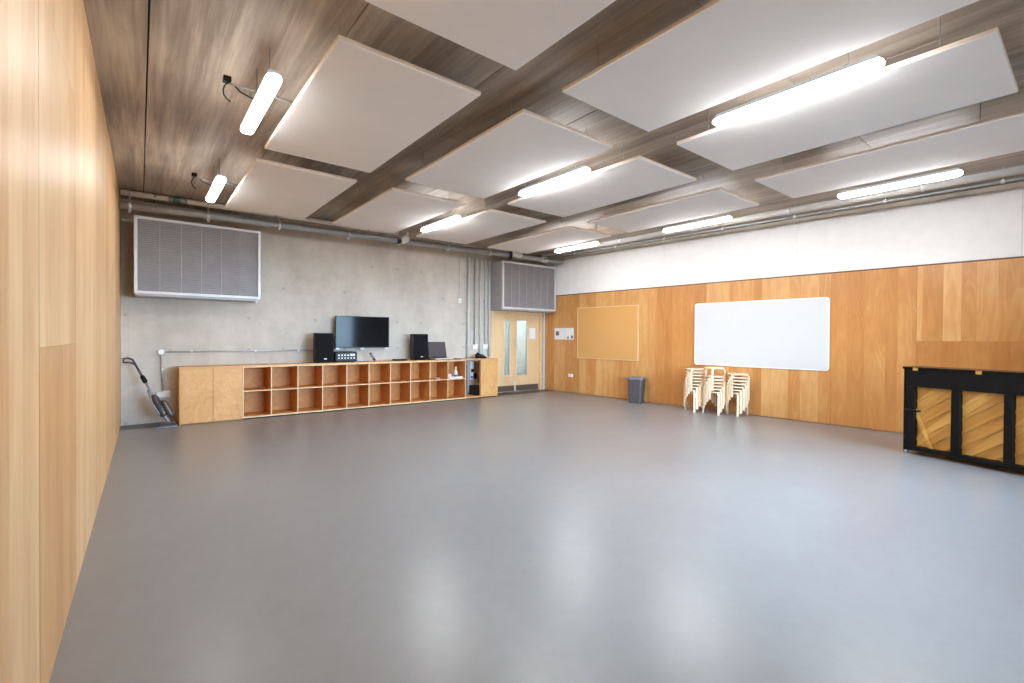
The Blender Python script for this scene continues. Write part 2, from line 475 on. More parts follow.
# ------------------------------------------------------------------ wall heaters (ventilation units)
def ventilator(x0, x1, z0, z1, nsec, label, name='ventilation_unit'):
    t = thing(name, label, 'ventilation unit', (x0, D, z0), 0, 'ventilation units high on the concrete wall')
    w, h, d = x1-x0, z1-z0, .55
    MB().box(.012, w-.012, -d+.03, 0, -.035, h-.012).build('casing', M['ahu_side'], t, .006)
    f = MB(); e = .045
    f.box(0, w, -d-.012, -d+.045, h-e, h); f.box(0, w, -d-.012, -d+.045, 0, e)
    f.box(0, e, -d-.012, -d+.045, e, h-e); f.box(w-e, w, -d-.012, -d+.045, e, h-e)
    f.build('front_frame', M['alu'], t, .004)
    gr = MB(); n = int((h-2*e)/.030)
    p = (h-2*e)/n
    for i in range(n):
        z = e+p*(i+.5)
        gr.prism([(-d+.004, z-.010), (-d+.026, z+.010), (-d+.026, z+.013), (-d+.004, z-.006)], e, w-e, 'x')
    gr.build('louvre_grille', M['grille'], t)
    mu = MB()
    for i in range(1, nsec):
        xx = e+(w-2*e)*i/nsec; mu.box(xx-.004, xx+.004, -d+.001, -d+.028, e, h-e)
    mu.build('mullion', M['mullion'], t)
    return t
v1 = ventilator(-.07, 1.795, 2.25, 3.53, 6, 'long louvred ventilation unit on the concrete wall above the empty wall space')
pp = MB().tube([(1.80, -.50, -.005), (1.80, -.50, -.09)], .022, 10).build('drain_outlet', M['alu'], v1)
v2 = ventilator(7.545, 9.49, 2.33, 3.60, 7, 'louvred ventilation unit fixed directly above the double door')

# ------------------------------------------------------------------ acoustic panels
PZ = 3.60; PH = .036
def panel_at(x0, x1, y0, y1, tilt=(0,0)):
    t = thing('acoustic_panel', '-', 'ceiling panel', ((x0+x1)/2, (y0+y1)/2, PZ), 0, 'acoustic panels hung under the ceiling')
    w, l = x1-x0, y1-y0
    MB().box(-w/2, w/2, -l/2, l/2, .0, PH-.004).build('fabric_board', M['panel_face'], t, .006)
    f = MB(); e = .012
    f.box(-w/2-.002, -w/2+e, -l/2-.002, l/2+.002, .006, PH); f.box(w/2-e, w/2+.002, -l/2-.002, l/2+.002, .006, PH)
    f.box(-w/2+e, w/2-e, -l/2-.002, -l/2+e, .006, PH); f.box(-w/2+e, w/2-e, l/2-e, l/2+.002, .006, PH)
    f.build('edge_frame', M['panel_edge'], t, .003)
    for sx in (-1, 1):
        for sy in (-1, 1):
            h = MB(); X, Y = sx*(w/2-.10), sy*(l/2-.3)
            h.tube([(X, Y, PH-.01), (X, Y, ZC-PZ-.001)], .003, 6)
            h.box(X-.03, X+.03, Y-.012, Y+.012, PH-.006, PH+.008)
            h.build('hanger_rod', M['steel_dull'], t)
    return t
cols = [(1.07, 2.25), (2.745, 3.935), (4.425, 5.625), (6.21, 7.40)]
rows = [(.455, 2.81), (3.28, 5.70), (6.15, 8.74)]
cn = ['next to the pale ply wall', 'second from the pale ply wall', 'third from the pale ply wall', 'next to the lagged pipe']
rn = ['near row above the piano', 'middle row', 'far row']
for i, (a, b) in enumerate(cols):
    for k, (p, q) in enumerate(rows):
        if i == 1 and k == 1: q_ = 5.69; a_, b_ = 2.72, 3.97
        else: a_, b_, q_ = a, b, q
        t = panel_at(a_, b_, p, q_)
        t['label'] = 'pale ceiling panel, %s, %s' % (rn[k], cn[i])

# ------------------------------------------------------------------ batten lights
def batten(x, y, m='tube_light'):
    t = thing('ceiling_light', '-', 'ceiling light', (x, y, 3.535), 0, 'lit batten lights')
    L2 = .635
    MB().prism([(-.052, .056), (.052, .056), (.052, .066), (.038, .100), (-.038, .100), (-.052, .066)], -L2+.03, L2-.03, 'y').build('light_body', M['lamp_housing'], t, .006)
    # long translucent cover with domed ends
    d = MB(); n = 20; ys_ = [(-L2, .30), (-L2+.012, .68), (-L2+.035, .92), (-L2+.07, 1), (L2-.07, 1), (L2-.035, .92), (L2-.012, .68), (L2, .30)]
    b0 = []
    for y_, k_ in ys_:
        for i in range(n):
            th = 2*pi*i/n; cx, cz = cos(th), sin(th)
            px = .056*(abs(cx)**.7)*(1 if cx >= 0 else -1); pz = .036*(abs(cz)**.7)*(1 if cz >= 0 else -1)
            b0.append((px*(.4+.6*k_), y_, .04+pz*k_))
    fs = [(r_*n+i, (r_+1)*n+i, (r_+1)*n+(i+1) % n, r_*n+(i+1) % n) for r_ in range(len(ys_)-1) for i in range(n)]
    fs += [tuple(range(n)), tuple(range(len(b0)-1, len(b0)-n-1, -1))]
    d.add(b0, fs, True).build('diffuser', M[m], t)
    for s in (-.42, .42):
        h = MB().tube([(0, s, .095), (0, s, ZC-3.535-.001)], .003, 6)
        h.box(-.035, .035, s-.015, s+.015, .098, .106)
        h.build('hanger_rod', M['steel_dull'], t)
    return t
lab = {
 (.825, 4.64): 'lit batten light by the pale ply wall, the one with a looped cable hanging',
 (.825, 7.67): 'lit batten light by the pale ply wall, above the louvred ventilation unit',
 (.825, 1.64): 'lit batten light by the pale ply wall, overhead and closest to the daylight window',
 (4.20, 1.64): 'lit batten light between the two large ceiling panels nearest the piano',
 (4.20, 4.48): 'lit batten light between ceiling panels, in the middle of the centre line of three',
 (4.20, 7.39): 'lit batten light of the centre line, by the white pipe valve and concrete wall',
 (7.70, 1.70): 'lit batten light over the piano, beside the lagged pipe',
 (7.70, 4.50): 'lit batten light beside the lagged pipe, above the stacked stools',
 (7.62, 7.33): 'lit batten light beside the lagged pipe, near the unit above the door',
}
for (x, y), l in lab.items():
    t = batten(x, y, 'tube_light_dim' if x < 1 else 'tube_light'); t['label'] = l
    if x < 1 and y > 4:
        # cross conduit, ceiling plug and looped flex
        a = MB().tube([(-.23, -.02, .16), (.30, -.02, .16)], .011, 8)
        a.tube([(-.02, -.02, .16), (-.02, -.02, ZC-3.535)], .006, 6)
        a.build('cross_conduit', M['steel_dull'], t)
        p = MB().box(-.275, -.215, -.05, .02, .17, .215)
        p.build('ceiling_plug', M['black'], t, .006)
        cb = MB().tube([(-.24,-.02,.17), (-.265,-.025,.13), (-.275,-.03,.09), (-.27,-.035,.05), (-.25,-.04,.02), (-.22,-.05,.0)], .006, 6)
        cb.tube([(-.20,-.02,.17), (-.15,-.02,.12), (-.09,-.02,.10), (-.03,-.02,.085)], .006, 6)
        cb.build('flex', M['black'], t)

# ------------------------------------------------------------------ pipes along the concrete wall
t = thing('steel_pipe', 'thick dull grey steel pipe running along the concrete wall just under the ceiling', 'pipe', (0, 9.62, 3.655))
MB().tube([(-.235, 0, -.045), (1, 0, -.02), (3, 0, 0), (6.2, 0, .035), (8.9, 0, .055), (9.45, 0, .06)], .062, 16).build('pipe_run', M['steel_dull'], t)
MB().tube([(8.62, 0, .053), (8.66, 0, .053), (8.82, 0, .054), (8.86, 0, .055)], [.066, .085, .085, .066], 14).build('end_coupling', M['pipe_paint'], t)
for x in (-.12, .93, 2.05, 3.35, 4.45, 5.7, 6.9):
    zz = -.045+.012*(x+.24)
    h = MB().tube([(x-.022, 0, zz), (x+.022, 0, zz)], .071, 16)
    h.tube([(x, 0, zz+.06), (x, 0, ZC-3.655-.001)], .006, 8)
    h.box(x-.02, x+.02, -.012, .012, zz-.10, zz-.06)
    h.build('pipe_clip', M['steel'], t)
t = thing('silver_pipe', 'slimmer shiny pipe with a teal taped band, above the thick grey pipe', 'pipe', (0, 9.70, 3.825))
MB().tube([(-.235, 0, 0), (2.6, 0, .02), (4.45, 0, .02)], .044, 14).build('pipe_run', M['white_plastic'], t)
MB().tube([(.44, 0, .004), (.54, 0, .005)], .046, 14).build('tape_band', M['teal'], t)
MB().tube([(.38, 0, .003), (.44, 0, .004)], .045, 14).build('pipe_coupling', M['steel_dull'], t)
MB().tube([(.54, 0, .005), (.64, 0, .006)], .045, 14).build('pipe_coupling', M['steel_dull'], t)
for x in (.2, 2.0, 3.8):
    MB().tube([(x, 0, .03), (x, 0, ZC-3.825-.001)], .006, 8).tube([(x-.015,0,.01),(x+.015,0,.01)], .048, 14).build('pipe_clip', M['steel_dull'], t)
# white valve
t = thing('pipe_valve', 'white valve wrapped round the grey pipe below the centre line of lamps', 'valve', (4.59, 9.60, 3.70))
MB().tube([(-.10, 0, -.03), (-.06, 0, -.02), (.03, 0, .02), (.09, 0, .05)], [.06, .085, .085, .06], 14).build('valve_body', M['white_plastic'], t)
MB().tube([(.05, 0, .06), (.06, 0, .19)], [.035, .02], 10).build('valve_stem', M['white_plastic'], t)
MB().tube([(-.12, -.02, -.045), (-.19, -.02, -.07)], [.05, .055], 12).build('valve_cap', M['charcoal'], t)
# junction box near the corner
t = thing('pipe_joint_box', 'pale box wrapped round the pipe just above the ventilation unit over the door', 'junction box', (7.72, 9.56, 3.74))
MB().prism(rect(.30, .17, .03), -.07, .07, 'y').build('box_body', M['white_plastic'], t, .01)
MB().prism(rect(.22, .10, .02), -.078, -.07, 'y').build('box_lid', M['pipe_paint'], t, .003)
MB().box(-.22, -.18, -.06, .06, -.15, .08).build('strap', M['charcoal'], t, .004)

# pipes along the long wall, parallel to it
def along(name, label, cat, off, z):
    o = thing(name, label, cat, (RW[0]-off, RW[1], z), RT); return o
t = along('lagged_pipe', 'pale lagged pipe running the whole length above the white wall lining', 'pipe', 1.1, 3.785)
MB().tube([(0, -8.0, 0), (0, 2.9, 0)], .055, 16).build('pipe_run', M['pipe_pale'], t)
for k in range(6):
    y = -6.6+k*1.75
    MB().tube([(0, y-.02, 0), (0, y+.02, 0)], .060, 16).build('pipe_band', M['steel'], t)
t = along('conduit_run', 'thin steel conduit on clips running below the pale lagged pipe', 'conduit', 1.02, 3.69)
MB().tube([(0, -8.0, 0), (0, 2.9, 0)], .016, 10).build('conduit_tube', M['steel_dull'], t)
for k in range(8):
    y = -6.9+k*1.25
    h = MB().box(-.03, .03, y-.018, y+.018, -.022, .022); h.tube([(.025, y, 0), (.025, y, ZC-3.69-.001)], .006, 8)
    h.build('conduit_clip', M['steel'], t, .003)

# vertical conduits on the concrete wall
def drop(x, z0, z1, r, mat, label, name='wall_conduit', boxz=None):
    t = thing(name, label, 'conduit', (x, D-.028-r, 0), 0, None)
    MB().tube([(0, 0, z0), (0, 0, z1)], r, 10).build('conduit_tube', mat, t)
    z = z0+.35
    while z < z1-.1:
        MB().box(-r-.012, r+.012, -r*.3, .028+r, z-.012, z+.012).build('conduit_clip', M['alu'], t, .002)
        z += .9
    return t
drop(6.79, .10, 3.66, .034, M['pipe_paint'], 'thick pale conduit rising from behind the worktop, first of the run towards the door')
drop(7.00, 1.36, 3.64, .017, M['steel_dull'], 'thin steel conduit rising from the white box above the desk telephone')
drop(7.17, 1.012, 3.64, .022, M['pipe_paint'], 'upright pale conduit passing between the two white wall boxes')
drop(7.34, 1.36, 3.64, .020, M['pipe_paint'], 'pale conduit rising from the white box closest to the door')
drop(7.47, 1.012, 3.64, .024, M['pipe_paint'], 'pale upright conduit touching the edge of the door frame')
t = drop(6.53, 2.57, 3.64, .011, M['alu'], 'short thin conduit dropping from the pipes to a small white wall switch')
t = thing('wall_switch', 'small white switch box high on the concrete wall beneath a thin conduit', 'switch', (6.53, D, 2.51))
MB().box(-.06, .06, -.045, 0, -.06, .06).build('switch_plate', M['white_plastic'], t, .006)
MB().box(-.02, .02, -.053, -.045, -.03, .03).build('rocker', M['white_plastic'], t, .003)
def wall_box(x, z, w, h, label, plate):
    t = thing('socket_box', label, 'socket box', (x, D, z))
    MB().box(-w/2, w/2, -.06, 0, -h/2, h/2).build('back_box', M['white_plastic'], t, .008)
    MB().box(-w/2+.012, w/2-.012, -.066, -.06, -h/2+.012, h/2-.012).build('face_plate', M['paper'], t, .004)
    if plate: MB().box(-w*.42, w*.42, -.03, 0, -h/2-.27, -h/2).build('lower_cover', M['pipe_paint'], t, .006)
    return t
wall_box(7.015, 1.30, .17, .13, 'white socket box on the concrete wall directly over the desk telephone', False)
wall_box(7.345, 1.31, .16, .13, 'white socket box with a pale cover below, beside the door frame', True)

# long surface conduit behind the speakers with its elbow box
t = thing('surface_conduit', 'thin steel conduit running level from an elbow box to behind the loudspeaker', 'conduit', (.302, D-.03, 1.26))
MB().tube([(.04, 0, 0), (2.9, 0, .005)], .013, 10).build('conduit_tube', M['steel'], t)
MB().tube([(.005, 0, -.04), (.03, 0, -.70)], .015, 10).build('conduit_drop', M['steel'], t)
MB().prism([(.05*cos(2*pi*k/16),   .05*sin(2*pi*k/16)) for k in range(16)], -.03, .029, 'y').build('elbow_box', M['white_plastic'], t, .006)
for x in (.45, 1.5, 2.3):
    MB().box(x-.015, x+.015, -.016, .029, -.02, .02).build('conduit_clip', M['alu'], t, .002)
MB().box(.0, .05, -.018, .029, -.33, -.30).build('conduit_clip', M['alu'], t, .002)
t = thing('wall_socket', 'white double socket low on the concrete wall behind the upright vacuum cleaner', 'socket', (.335, D, .50))
MB().box(-.10, .10, -.055, 0, -.055, .055).build('back_box', M['white_plastic'], t, .006)
MB().box(-.094, .094, -.062, -.055, -.05, .05).build('face_plate', M['paper'], t, .004)

# ------------------------------------------------------------------ storage run under the worktop
ZT = .985
t = thing('storage_cupboard', 'closed two-door birch ply cupboard at the vacuum cleaner end of the storage run', 'cupboard', (.54, DF, 0))
b = MB(); y1 = D-DF-.002
b.box(0, .02, .0, y1, .0, ZT); b.box(.94, .957, .024, y1, .03, ZT); b.box(.02, .94, .024, y1, .03, .05)
b.box(.02, .94, .024, y1, ZT-.02, ZT); b.box(.02, .94, y1-.012, y1, .05, ZT-.02); b.box(.02, .957, .05, .07, 0, .03)
b.build('carcass', M['birch'], t, .0015)
for a, e in ((.023, .491), (.495, .957)):
    MB().box(a, e, 0, .02, .022, ZT-.003).build('cupboard_door', M['birch'], t, .002)
CX = [1.509, 1.985, 2.462, 2.937, 3.430, 3.912, 4.405, 4.900, 5.400, 5.891, 6.397]
t = thing('cube_shelving', 'long open birch ply shelving of twenty square compartments in two rows', 'shelf unit', (0, DF, 0))
th = .018
for i, x in enumerate(CX):
    MB().box(x-th/2, x+th/2, .0, y1-.012, .05, ZT-.02).build('divider', M['birch_in'], t, .0012, 2, M['ply_edge'])
MB().box(CX[0]-th/2, CX[-1]+th/2, -.001, y1, .022, .05).build('bottom_board', M['birch_in'], t, .0012, 2, M['ply_edge'])
MB().box(CX[0]-th/2, CX[-1]+th/2, -.001, y1, ZT-.022, ZT-.001).build('top_board', M['birch_in'], t, .0012, 2, M['ply_edge'])
MB().box(CX[0]-th/2, CX[-1]+th/2, y1-.010, y1, .05, ZT-.022).build('back_panel', M['birch_in'], t)
MB().box(CX[0], CX[-1], .05, .07, 0, .022).build('plinth', M['dark_gap'], t)
for i in range(10):
    MB().box(CX[i]+th/2, CX[i+1]-th/2, .002, y1-.012, .513, .533).build('shelf', M['birch_in'], t, .0012, 2, M['ply_edge'])
t = thing('end_cupboard', 'birch ply end cupboard beside the door, half open bay and half closed front', 'cupboard', (6.41, DF, 0))
MB().box(0, .974, -.001, y1-.1, .022, .05).build('bottom_board', M['birch'], t, .0012)
MB().box(.452, .473, .0, .06, .05, ZT).build('post', M['birch'], t, .0012)
MB().box(.975, .997, .022, y1-.1, .0, ZT).build('side_panel', M['birch'], t, .0012)
MB().box(.474, .996, 0, .02, .052, ZT-.003).build('front_panel', M['birch'], t, .002)
o = MB().box(.53, 7.41, DF-.006, D-.10, ZT, ZT+.022).build('worktop', M['birch'], None, .002)
tag(o, 'thin birch ply worktop running along the top of the whole storage run', 'worktop')

# small things inside the shelving
ZS = .5335
t = thing('tray', 'white tray lying in the top compartment nearest the open bay', 'tray', (6.14, DF+.15, ZS))
b = MB().box(-.19, .19, -.13, .13, 0, .012); b.box(-.19, .19, -.13, -.118, .012, .045); b.box(-.19, .19, .118, .13, .012, .045)
b.box(-.19, -.178, -.118, .118, .012, .045); b.box(.178, .19, -.118, .118, .012, .045); b.build('tray_body', M['white_plastic'], t, .004)
t = thing('spray_bottle', 'white bottle with a purple base standing on the white tray', 'bottle', (6.20, DF+.15, ZS+.0125))
MB().lathe([(.045, 0), (.05, .01), (.05, .07)], 16).build('bottle_base', M['purple'], t)
MB().lathe([(.05, .07), (.048, .13), (.03, .17), (.018, .19), (.018, .21)], 16).build('bottle_body', M['white_plastic'], t)
MB().lathe([(.022, .21), (.022, .25), (.014, .275)], 14).build('bottle_cap', M['white_plastic'], t)
t = thing('cup', 'small white cup next to the bottle on the white tray', 'cup', (6.02, DF+.13, ZS+.0125))
MB().lathe([(.03, 0), (.038, .05), (.042, .10), (.037, .10), (.026, .01)], 16).build('cup_body', M['white_plastic'], t)
MB().lathe([(.044, .10), (.044, .112), (.02, .118)], 16).build('cup_lid', M['liner'], t)
o = MB().lathe([(.03, 0), (.045, .008), (.075, .03), (.078, .034), (.07, .032), (.04, .012)], 20).build('dish', M['white_plastic'])
o.location = (5.66, DF+.10, ZS); tag(o, 'small white dish alone in a top-row compartment', 'dish')
# in the open bay
t = thing('power_outlet', 'white upright power strip on the wall inside the open bay', 'power strip', (6.87, D-.08, .56))
MB().box(-.05, .05, -.05, 0, -.12, .36).build('strip_body', M['white_plastic'], t, .006)
MB().box(-.035, .035, -.10, -.05, .08, .16).build('plug', M['black'], t, .008)
MB().box(-.04, .04, -.09, -.05, -.08, -.02).build('plug', M['purple'], t, .008)
t = thing('power_adapter', 'black power adapter hanging on its cable inside the open bay', 'adapter', (7.03, D-.002, .52))
MB().box(-.04, .04, -.06, 0, -.07, .07).build('adapter_body', M['black'], t, .008)
MB().tube([(0, -.03, .07), (.0, -.03, .25), (-.02, -.02, .40)], .006, 8).build('adapter_cable', M['black'], t)
t = thing('subwoofer', 'small black box standing on the floor of the open bay', 'speaker', (6.90, DF+.24, .0505))
MB().box(-.10, .105, -.15, .20, .0, .25).build('box_body', M['black'], t, .012)
MB().prism(rect(.16, .2, .02), -.156, -.15, 'y', Matrix.Translation((0, 0, .125))).build('grille', M['black_cloth'], t)

# ------------------------------------------------------------------ equipment on the worktop
ZW = ZT+.022
def speaker(x, y, rz, label):
    t = thing('loudspeaker', label, 'loudspeaker', (x, y, ZW), rz, 'black loudspeakers on the worktop')
    w, h, d = .385, .62, .30
    sec = [(-w/2, -d/2), (w/2, -d/2), (w/2*.72, d/2), (-w/2*.72, d/2)]
    MB().prism(sec, 0.012, h).build('speaker_cabinet', M['black'], t, .012, 3)
    gsec = [(-w/2+.018, -d/2-.008), (w/2-.018, -d/2-.008), (w/2-.014, -d/2+.001), (-w/2+.014, -d/2+.001)]
    MB().prism(gsec, .03, h-.02).build('speaker_grille', M['black_cloth'], t, .006)
    MB().prism(rect(.06, .018, .008), -d/2-.011, -d/2-.008, 'y', Matrix.Translation((.02, 0, .085))).build('badge', M['alu'], t)
    for sx in (-1, 1):
        for sy in (-1, 1):
            MB().lathe([(.014, 0), (.016, .013)], 10, Matrix.Translation((sx*.11, sy*.10, 0))).build('rubber_foot', M['charcoal'], t)
    return t
speaker(2.985, 10.13, 0, 'black loudspeaker standing beside the amplifier and under the corner of the television')
speaker(5.19, 10.13, 0, 'black loudspeaker standing beside the laptop')

t = thing('television', 'black flat television on the concrete wall above the amplifier', 'television', (3.915, D, 1.31))
w, h = 1.21, .695
MB().box(-w/2, w/2, -.195, -.15, 0, h).build('tv_case', M['black'], t, .006)
f = MB(); e = .014
f.box(-w/2, w/2, -.203, -.195, 0, .022); f.box(-w/2, w/2, -.203, -.195, h-e, h); f.box(-w/2, -w/2+e, -.203, -.195, .022, h-e); f.box(w/2-e, w/2, -.203, -.195, .022, h-e)
f.build('bezel', M['black_gloss'], t, .002)
MB().box(-w/2+e, w/2-e, -.199, -.195, .022, h-e).build('tv_screen', M['screen'], t)
MB().box(-.3, .3, -.15, -.10, .12, .56).box(-.04, .04, -.10, -.03, .25, .45).box(-.15, .15, -.03, 0, .18, .52).build('wall_bracket', M['charcoal'], t, .004)
MB().prism(rect(.07, .035, .015), -.200, -.165, 'y', Matrix.Translation((-.02, 0, -.02))).build('sensor', M['white_plastic'], t)
for sx in (-1, 1):
    MB().box(sx*.56-.045, sx*.56+.045, -.19, -.16, -.035, 0).build('bracket_tab', M['alu'], t, .004)

t = thing('amplifier', 'black mixer amplifier with silver controls beneath the television', 'amplifier', (3.44, 10.13, ZW))
MB().prism(rect(.46, .215, .03), -.15, .17, 'y', Matrix.Translation((0, 0, .1195))).build('amp_case', M['black'], t, .006)
MB().prism(rect(.40, .16, .012), -.156, -.149, 'y', Matrix.Translation((0, 0, .122))).build('control_panel', M['charcoal'], t)
for k in range(6):
    for j in range(2):
        if (k, j) in ((4,1), (5,1)): continue
        MB().tube([(-.16+k*.064, -.155, .092+j*.062), (-.16+k*.064, -.172, .092+j*.062)], .017 if j else .014, 12).build('knob', M['alu'], t)
MB().box(.075, .18, -.160, -.155, .135, .180).build('display', M['pipe_paint'], t, .002)
for sx in (-1, 1):
    MB().box(sx*.17-.02, sx*.17+.02, -.1, .12, 0, .014).build('foot', M['charcoal'], t)

t = thing('remote_control', 'slim grey remote control propped at a slant under the television', 'remote control', (4.165, 10.2, ZW))
Mr = Matrix.Rotation(R(-36), 4, 'Y') @ Matrix.Rotation(R(10), 4, 'X')
MB().prism(rect(.05, .22, .012), -.012, .012, 'y', Mr @ Matrix.Translation((0, 0, .125))).build('remote_body', M['charcoal'], t, .004)
MB().prism(rect(.034, .12, .006), -.015, -.012, 'y', Mr @ Matrix.Translation((0, 0, .15))).build('keypad', M['vac_grey'], t)
t = thing('media_player', 'flat black media player lying on the worktop between remote control and loudspeaker', 'media player', (4.72, 10.12, ZW))
MB().prism(rect(.30, .2, .02), .004, .034).build('player_case', M['black'], t, .006)
MB().box(-.12, .12, -.103, -.099, .012, .026).build('front_strip', M['charcoal'], t)
MB().box(-.11, -.08, -.06, .06, 0, .005).box(.08, .11, -.06, .06, 0, .005).build('foot', M['charcoal'], t)

t = thing('laptop', 'open laptop with a dark screen beside the loudspeaker', 'laptop', (5.78, 10.05, ZW+.0155))
MB().prism(rect(.50, .34, .015), 0, .022, 'z', Matrix.Translation((0, 0, 0))).build('keyboard_base', M['alu'], t, .004)
MB().box(-.21, .21, -.02, .13, .022, .025).build('keyboard', M['black'], t)
Ml = Matrix.Translation((0, .165, .018)) @ Matrix.Rotation(R(-14), 4, 'X')
sc = MB().prism(rect(.50, .40, .012), -.005, .009, 'y', Ml @ Matrix.Translation((0, 0, .205))).build('laptop_lid', M['black'], t, .003)
MB().box(-.238, .238, -.0062, -.005, .018, .392, Ml).build('laptop_screen', M['laptop_screen'], sc)
t = thing('serving_tray', 'flat black tray under the open laptop', 'tray', (5.86, 10.05, ZW))
MB().box(-.42, .42, -.125, .19, 0, .009).build('tray_base', M['black'], t, .003)
f = MB(); f.box(-.42, .42, -.125, -.117, .009, .015); f.box(-.42, .42, .182, .19, .009, .015); f.box(-.42, -.412, -.117, .182, .009, .015); f.box(.412, .42, -.117, .182, .009, .015)
f.build('tray_rim', M['charcoal'], t)

t = thing('telephone', 'black desk telephone on the worktop below the white socket boxes', 'telephone', (7.03, 10.16, ZW))
MB().prism([(-.10, 0), (.10, 0), (.10, .11), (-.10, .03)], -.12, .12, 'x').build('phone_base', M['black'], t, .008)
Mp = Matrix.Translation((0, 0, .075)) @ Matrix.Rotation(R(21.8), 4, 'X')
MB().box(-.01, .10, -.08, .08, -.004, .004, Mp).build('phone_keypad', M['charcoal'], t, .002)
MB().tube([(-.075, -.085, .018), (-.075, -.06, .035), (-.075, .06, .035), (-.075, .085, .018)], [.024, .022, .022, .026], 10, True, Mp).build('phone_handset', M['black'], t)
o = MB().tube([(6.30, 10.10, ZW+.006), (6.45, 10.14, ZW+.006), (6.6, 10.2, ZW+.007), (6.75, 10.22, ZW+.03), (6.88, 10.2, ZW+.025), (6.915, 10.18, ZW+.02)], .005, 6).build('trailing_cable', M['charcoal'])
tag(o, 'thin dark cable trailing over the worktop from the tray to the telephone', 'cable')

# ------------------------------------------------------------------ upright vacuum cleaner
t = thing('vacuum_cleaner', 'upright vacuum cleaner leaning in the corner beside the birch cupboard', 'vacuum cleaner', (.34, 9.85, 0))
A = Vector((.06, .04, .05)); B = Vector((-.415, .42, 1.10))
def P(f, dx=0, dy=0, dz=0): q = A.lerp(B, f); return (q.x+dx, q.y+dy, q.z+dz)
h = MB().prism(rect(.29, .22, .05), .012, .055, 'z', Matrix.Translation((.02, .0, 0)))
h.prism(rect(.24, .14, .04), .055, .085, 'z', Matrix.Translation((.02, .02, 0)))
h.build('floor_head', M['vac_dark'], t, .008)
MB().prism(rect(.295, .02, .008), .01, .03, 'z', Matrix.Translation((.02, -.112, 0))).build('front_bumper', M['vac_grey'], t)
MB().tube([P(0), P(.10), P(.14)], [.028, .03, .05], 12).build('neck', M['vac_grey'], t)
MB().tube([P(.12), P(.15), P(.42), P(.46)], [.04, .062, .055, .03], 14).build('motor_body', M['vac_dark'], t)
MB().tube([P(.11, .09, -.05), P(.14, .09, -.05), P(.34, .09, -.05), P(.37, .08, -.04)], [.03, .05, .05, .028], 14).build('dust_canister', M['vac_dark'], t)
MB().tube([P(.16, -.06, -.06), P(.34, -.07, -.05), P(.55, -.03, -.03)], .014, 8).tube([P(.16, .10, -.11), P(.36, .10, -.1)], .016, 8).build('hose', M['vac_grey'], t)
MB().tube([P(.44), P(.70)], .018, 10).build('wand', M['vac_grey'], t)
MB().tube([P(.66), P(.68), P(.76), P(.78)], [.022, .036, .034, .022], 12).build('grip_collar', M['black'], t)
MB().tube([P(.76), P(.98)], .019, 10).build('handle_tube', M['vac_dark'], t)
q = P(.97)
MB().tube([q, (q[0]-.03, q[1], q[2]+.07), (q[0]-.09, q[1], q[2]+.10), (q[0]-.15, q[1], q[2]+.09), (q[0]-.15, q[1], q[2]+.03), (q[0]-.06, q[1], q[2]+.025), (q[0]+.0, q[1], q[2]-.01)], .018, 10).build('loop_handle', M['vac_dark'], t)
for s in (-1, 1):
    MB().tube([(.02+s*.08, .085, .022), (.02+s*.115, .085, .022)], .022, 12).build('wheel', M['black'], t)

# ------------------------------------------------------------------ things on and by the long wall
def rw(name, label, cat, s, z, group=None):
    c_, s_ = cos(RT), sin(RT)
    return thing(name, label, cat, (RW[0]-s_*s, RW[1]+c_*s, z), RT, group)
t = rw('whiteboard', 'large blank whiteboard on the ply wall above the stacked stools', 'whiteboard', -2.085, 1.665)
MB().prism(rect(2.56, 1.335, .05), -.022, -.004, 'x').build('writing_surface', M['whiteboard'], t)
f = MB()
o1, i1 = rect(2.59, 1.365, .06), rect(2.55, 1.325, .045)
n = len(o1)
for xx in (-.026,):
    vs = [(xx, a, b) for a, b in o1] + [(xx, a, b) for a, b in i1] + [(0, a, b) for a, b in o1] + [(-.022, a, b) for a, b in i1]
    fs = []
    for k in range(n):
        j = (k+1) % n
        fs += [(k, j, n+j, n+k), (k, 2*n+k, 2*n+j, j), (n+k, n+j, 3*n+j, 3*n+k)]
    f.add(vs, fs)
f.build('board_frame', M['white_plastic'], t)
t = rw('noticeboard', 'empty tan noticeboard with a thin pale frame on the ply wall', 'noticeboard', 1.662, 1.695)
MB().box(-.018, -.002, -.965, .965, -.68, .68).build('pin_surface', M['cork'], t)
f = MB()
f.box(-.026, 0, -.985, .985, .68, .70); f.box(-.026, 0, -.985, .985, -.70, -.68); f.box(-.026, 0, -.985, -.965, -.68, .68); f.box(-.026, 0, .965, .985, -.68, .68)
f.build('board_frame', M['cork_frame'], t, .003)
t = rw('poster', 'white sheet with a grey square picture, next to the door corner of the ply wall', 'poster', 3.33, 1.675)
MB().box(-.004, -.001, -.20, .20, -.165, .165).build('sheet', M['paper'], t)
MB().box(-.005, -.004, .02, .15, -.05, .07).build('printed_picture', M['ink'], t)
t = rw('poster', 'white sheet with small prints at its lower corner, beside the noticeboard', 'poster', 2.955, 1.675)
MB().box(-.004, -.001, -.165, .165, -.165, .165).build('sheet', M['paper'], t)
MB().box(-.005, -.004, -.14, -.06, -.14, -.05).box(-.005, -.004, .02, .08, -.14, -.08).build('printed_picture', M['ink'], t)
t = rw('wall_socket', 'white double socket low on the ply wall between door and noticeboard', 'socket', 2.885, .49)
MB().box(-.03, 0, -.075, .075, -.045, .045).build('face_plate', M['white_plastic'], t, .005)
MB().box(-.034, -.03, -.05, -.02, .0, .025).box(-.034, -.03, .02, .05, .0, .025).build('rocker', M['white_plastic'], t)

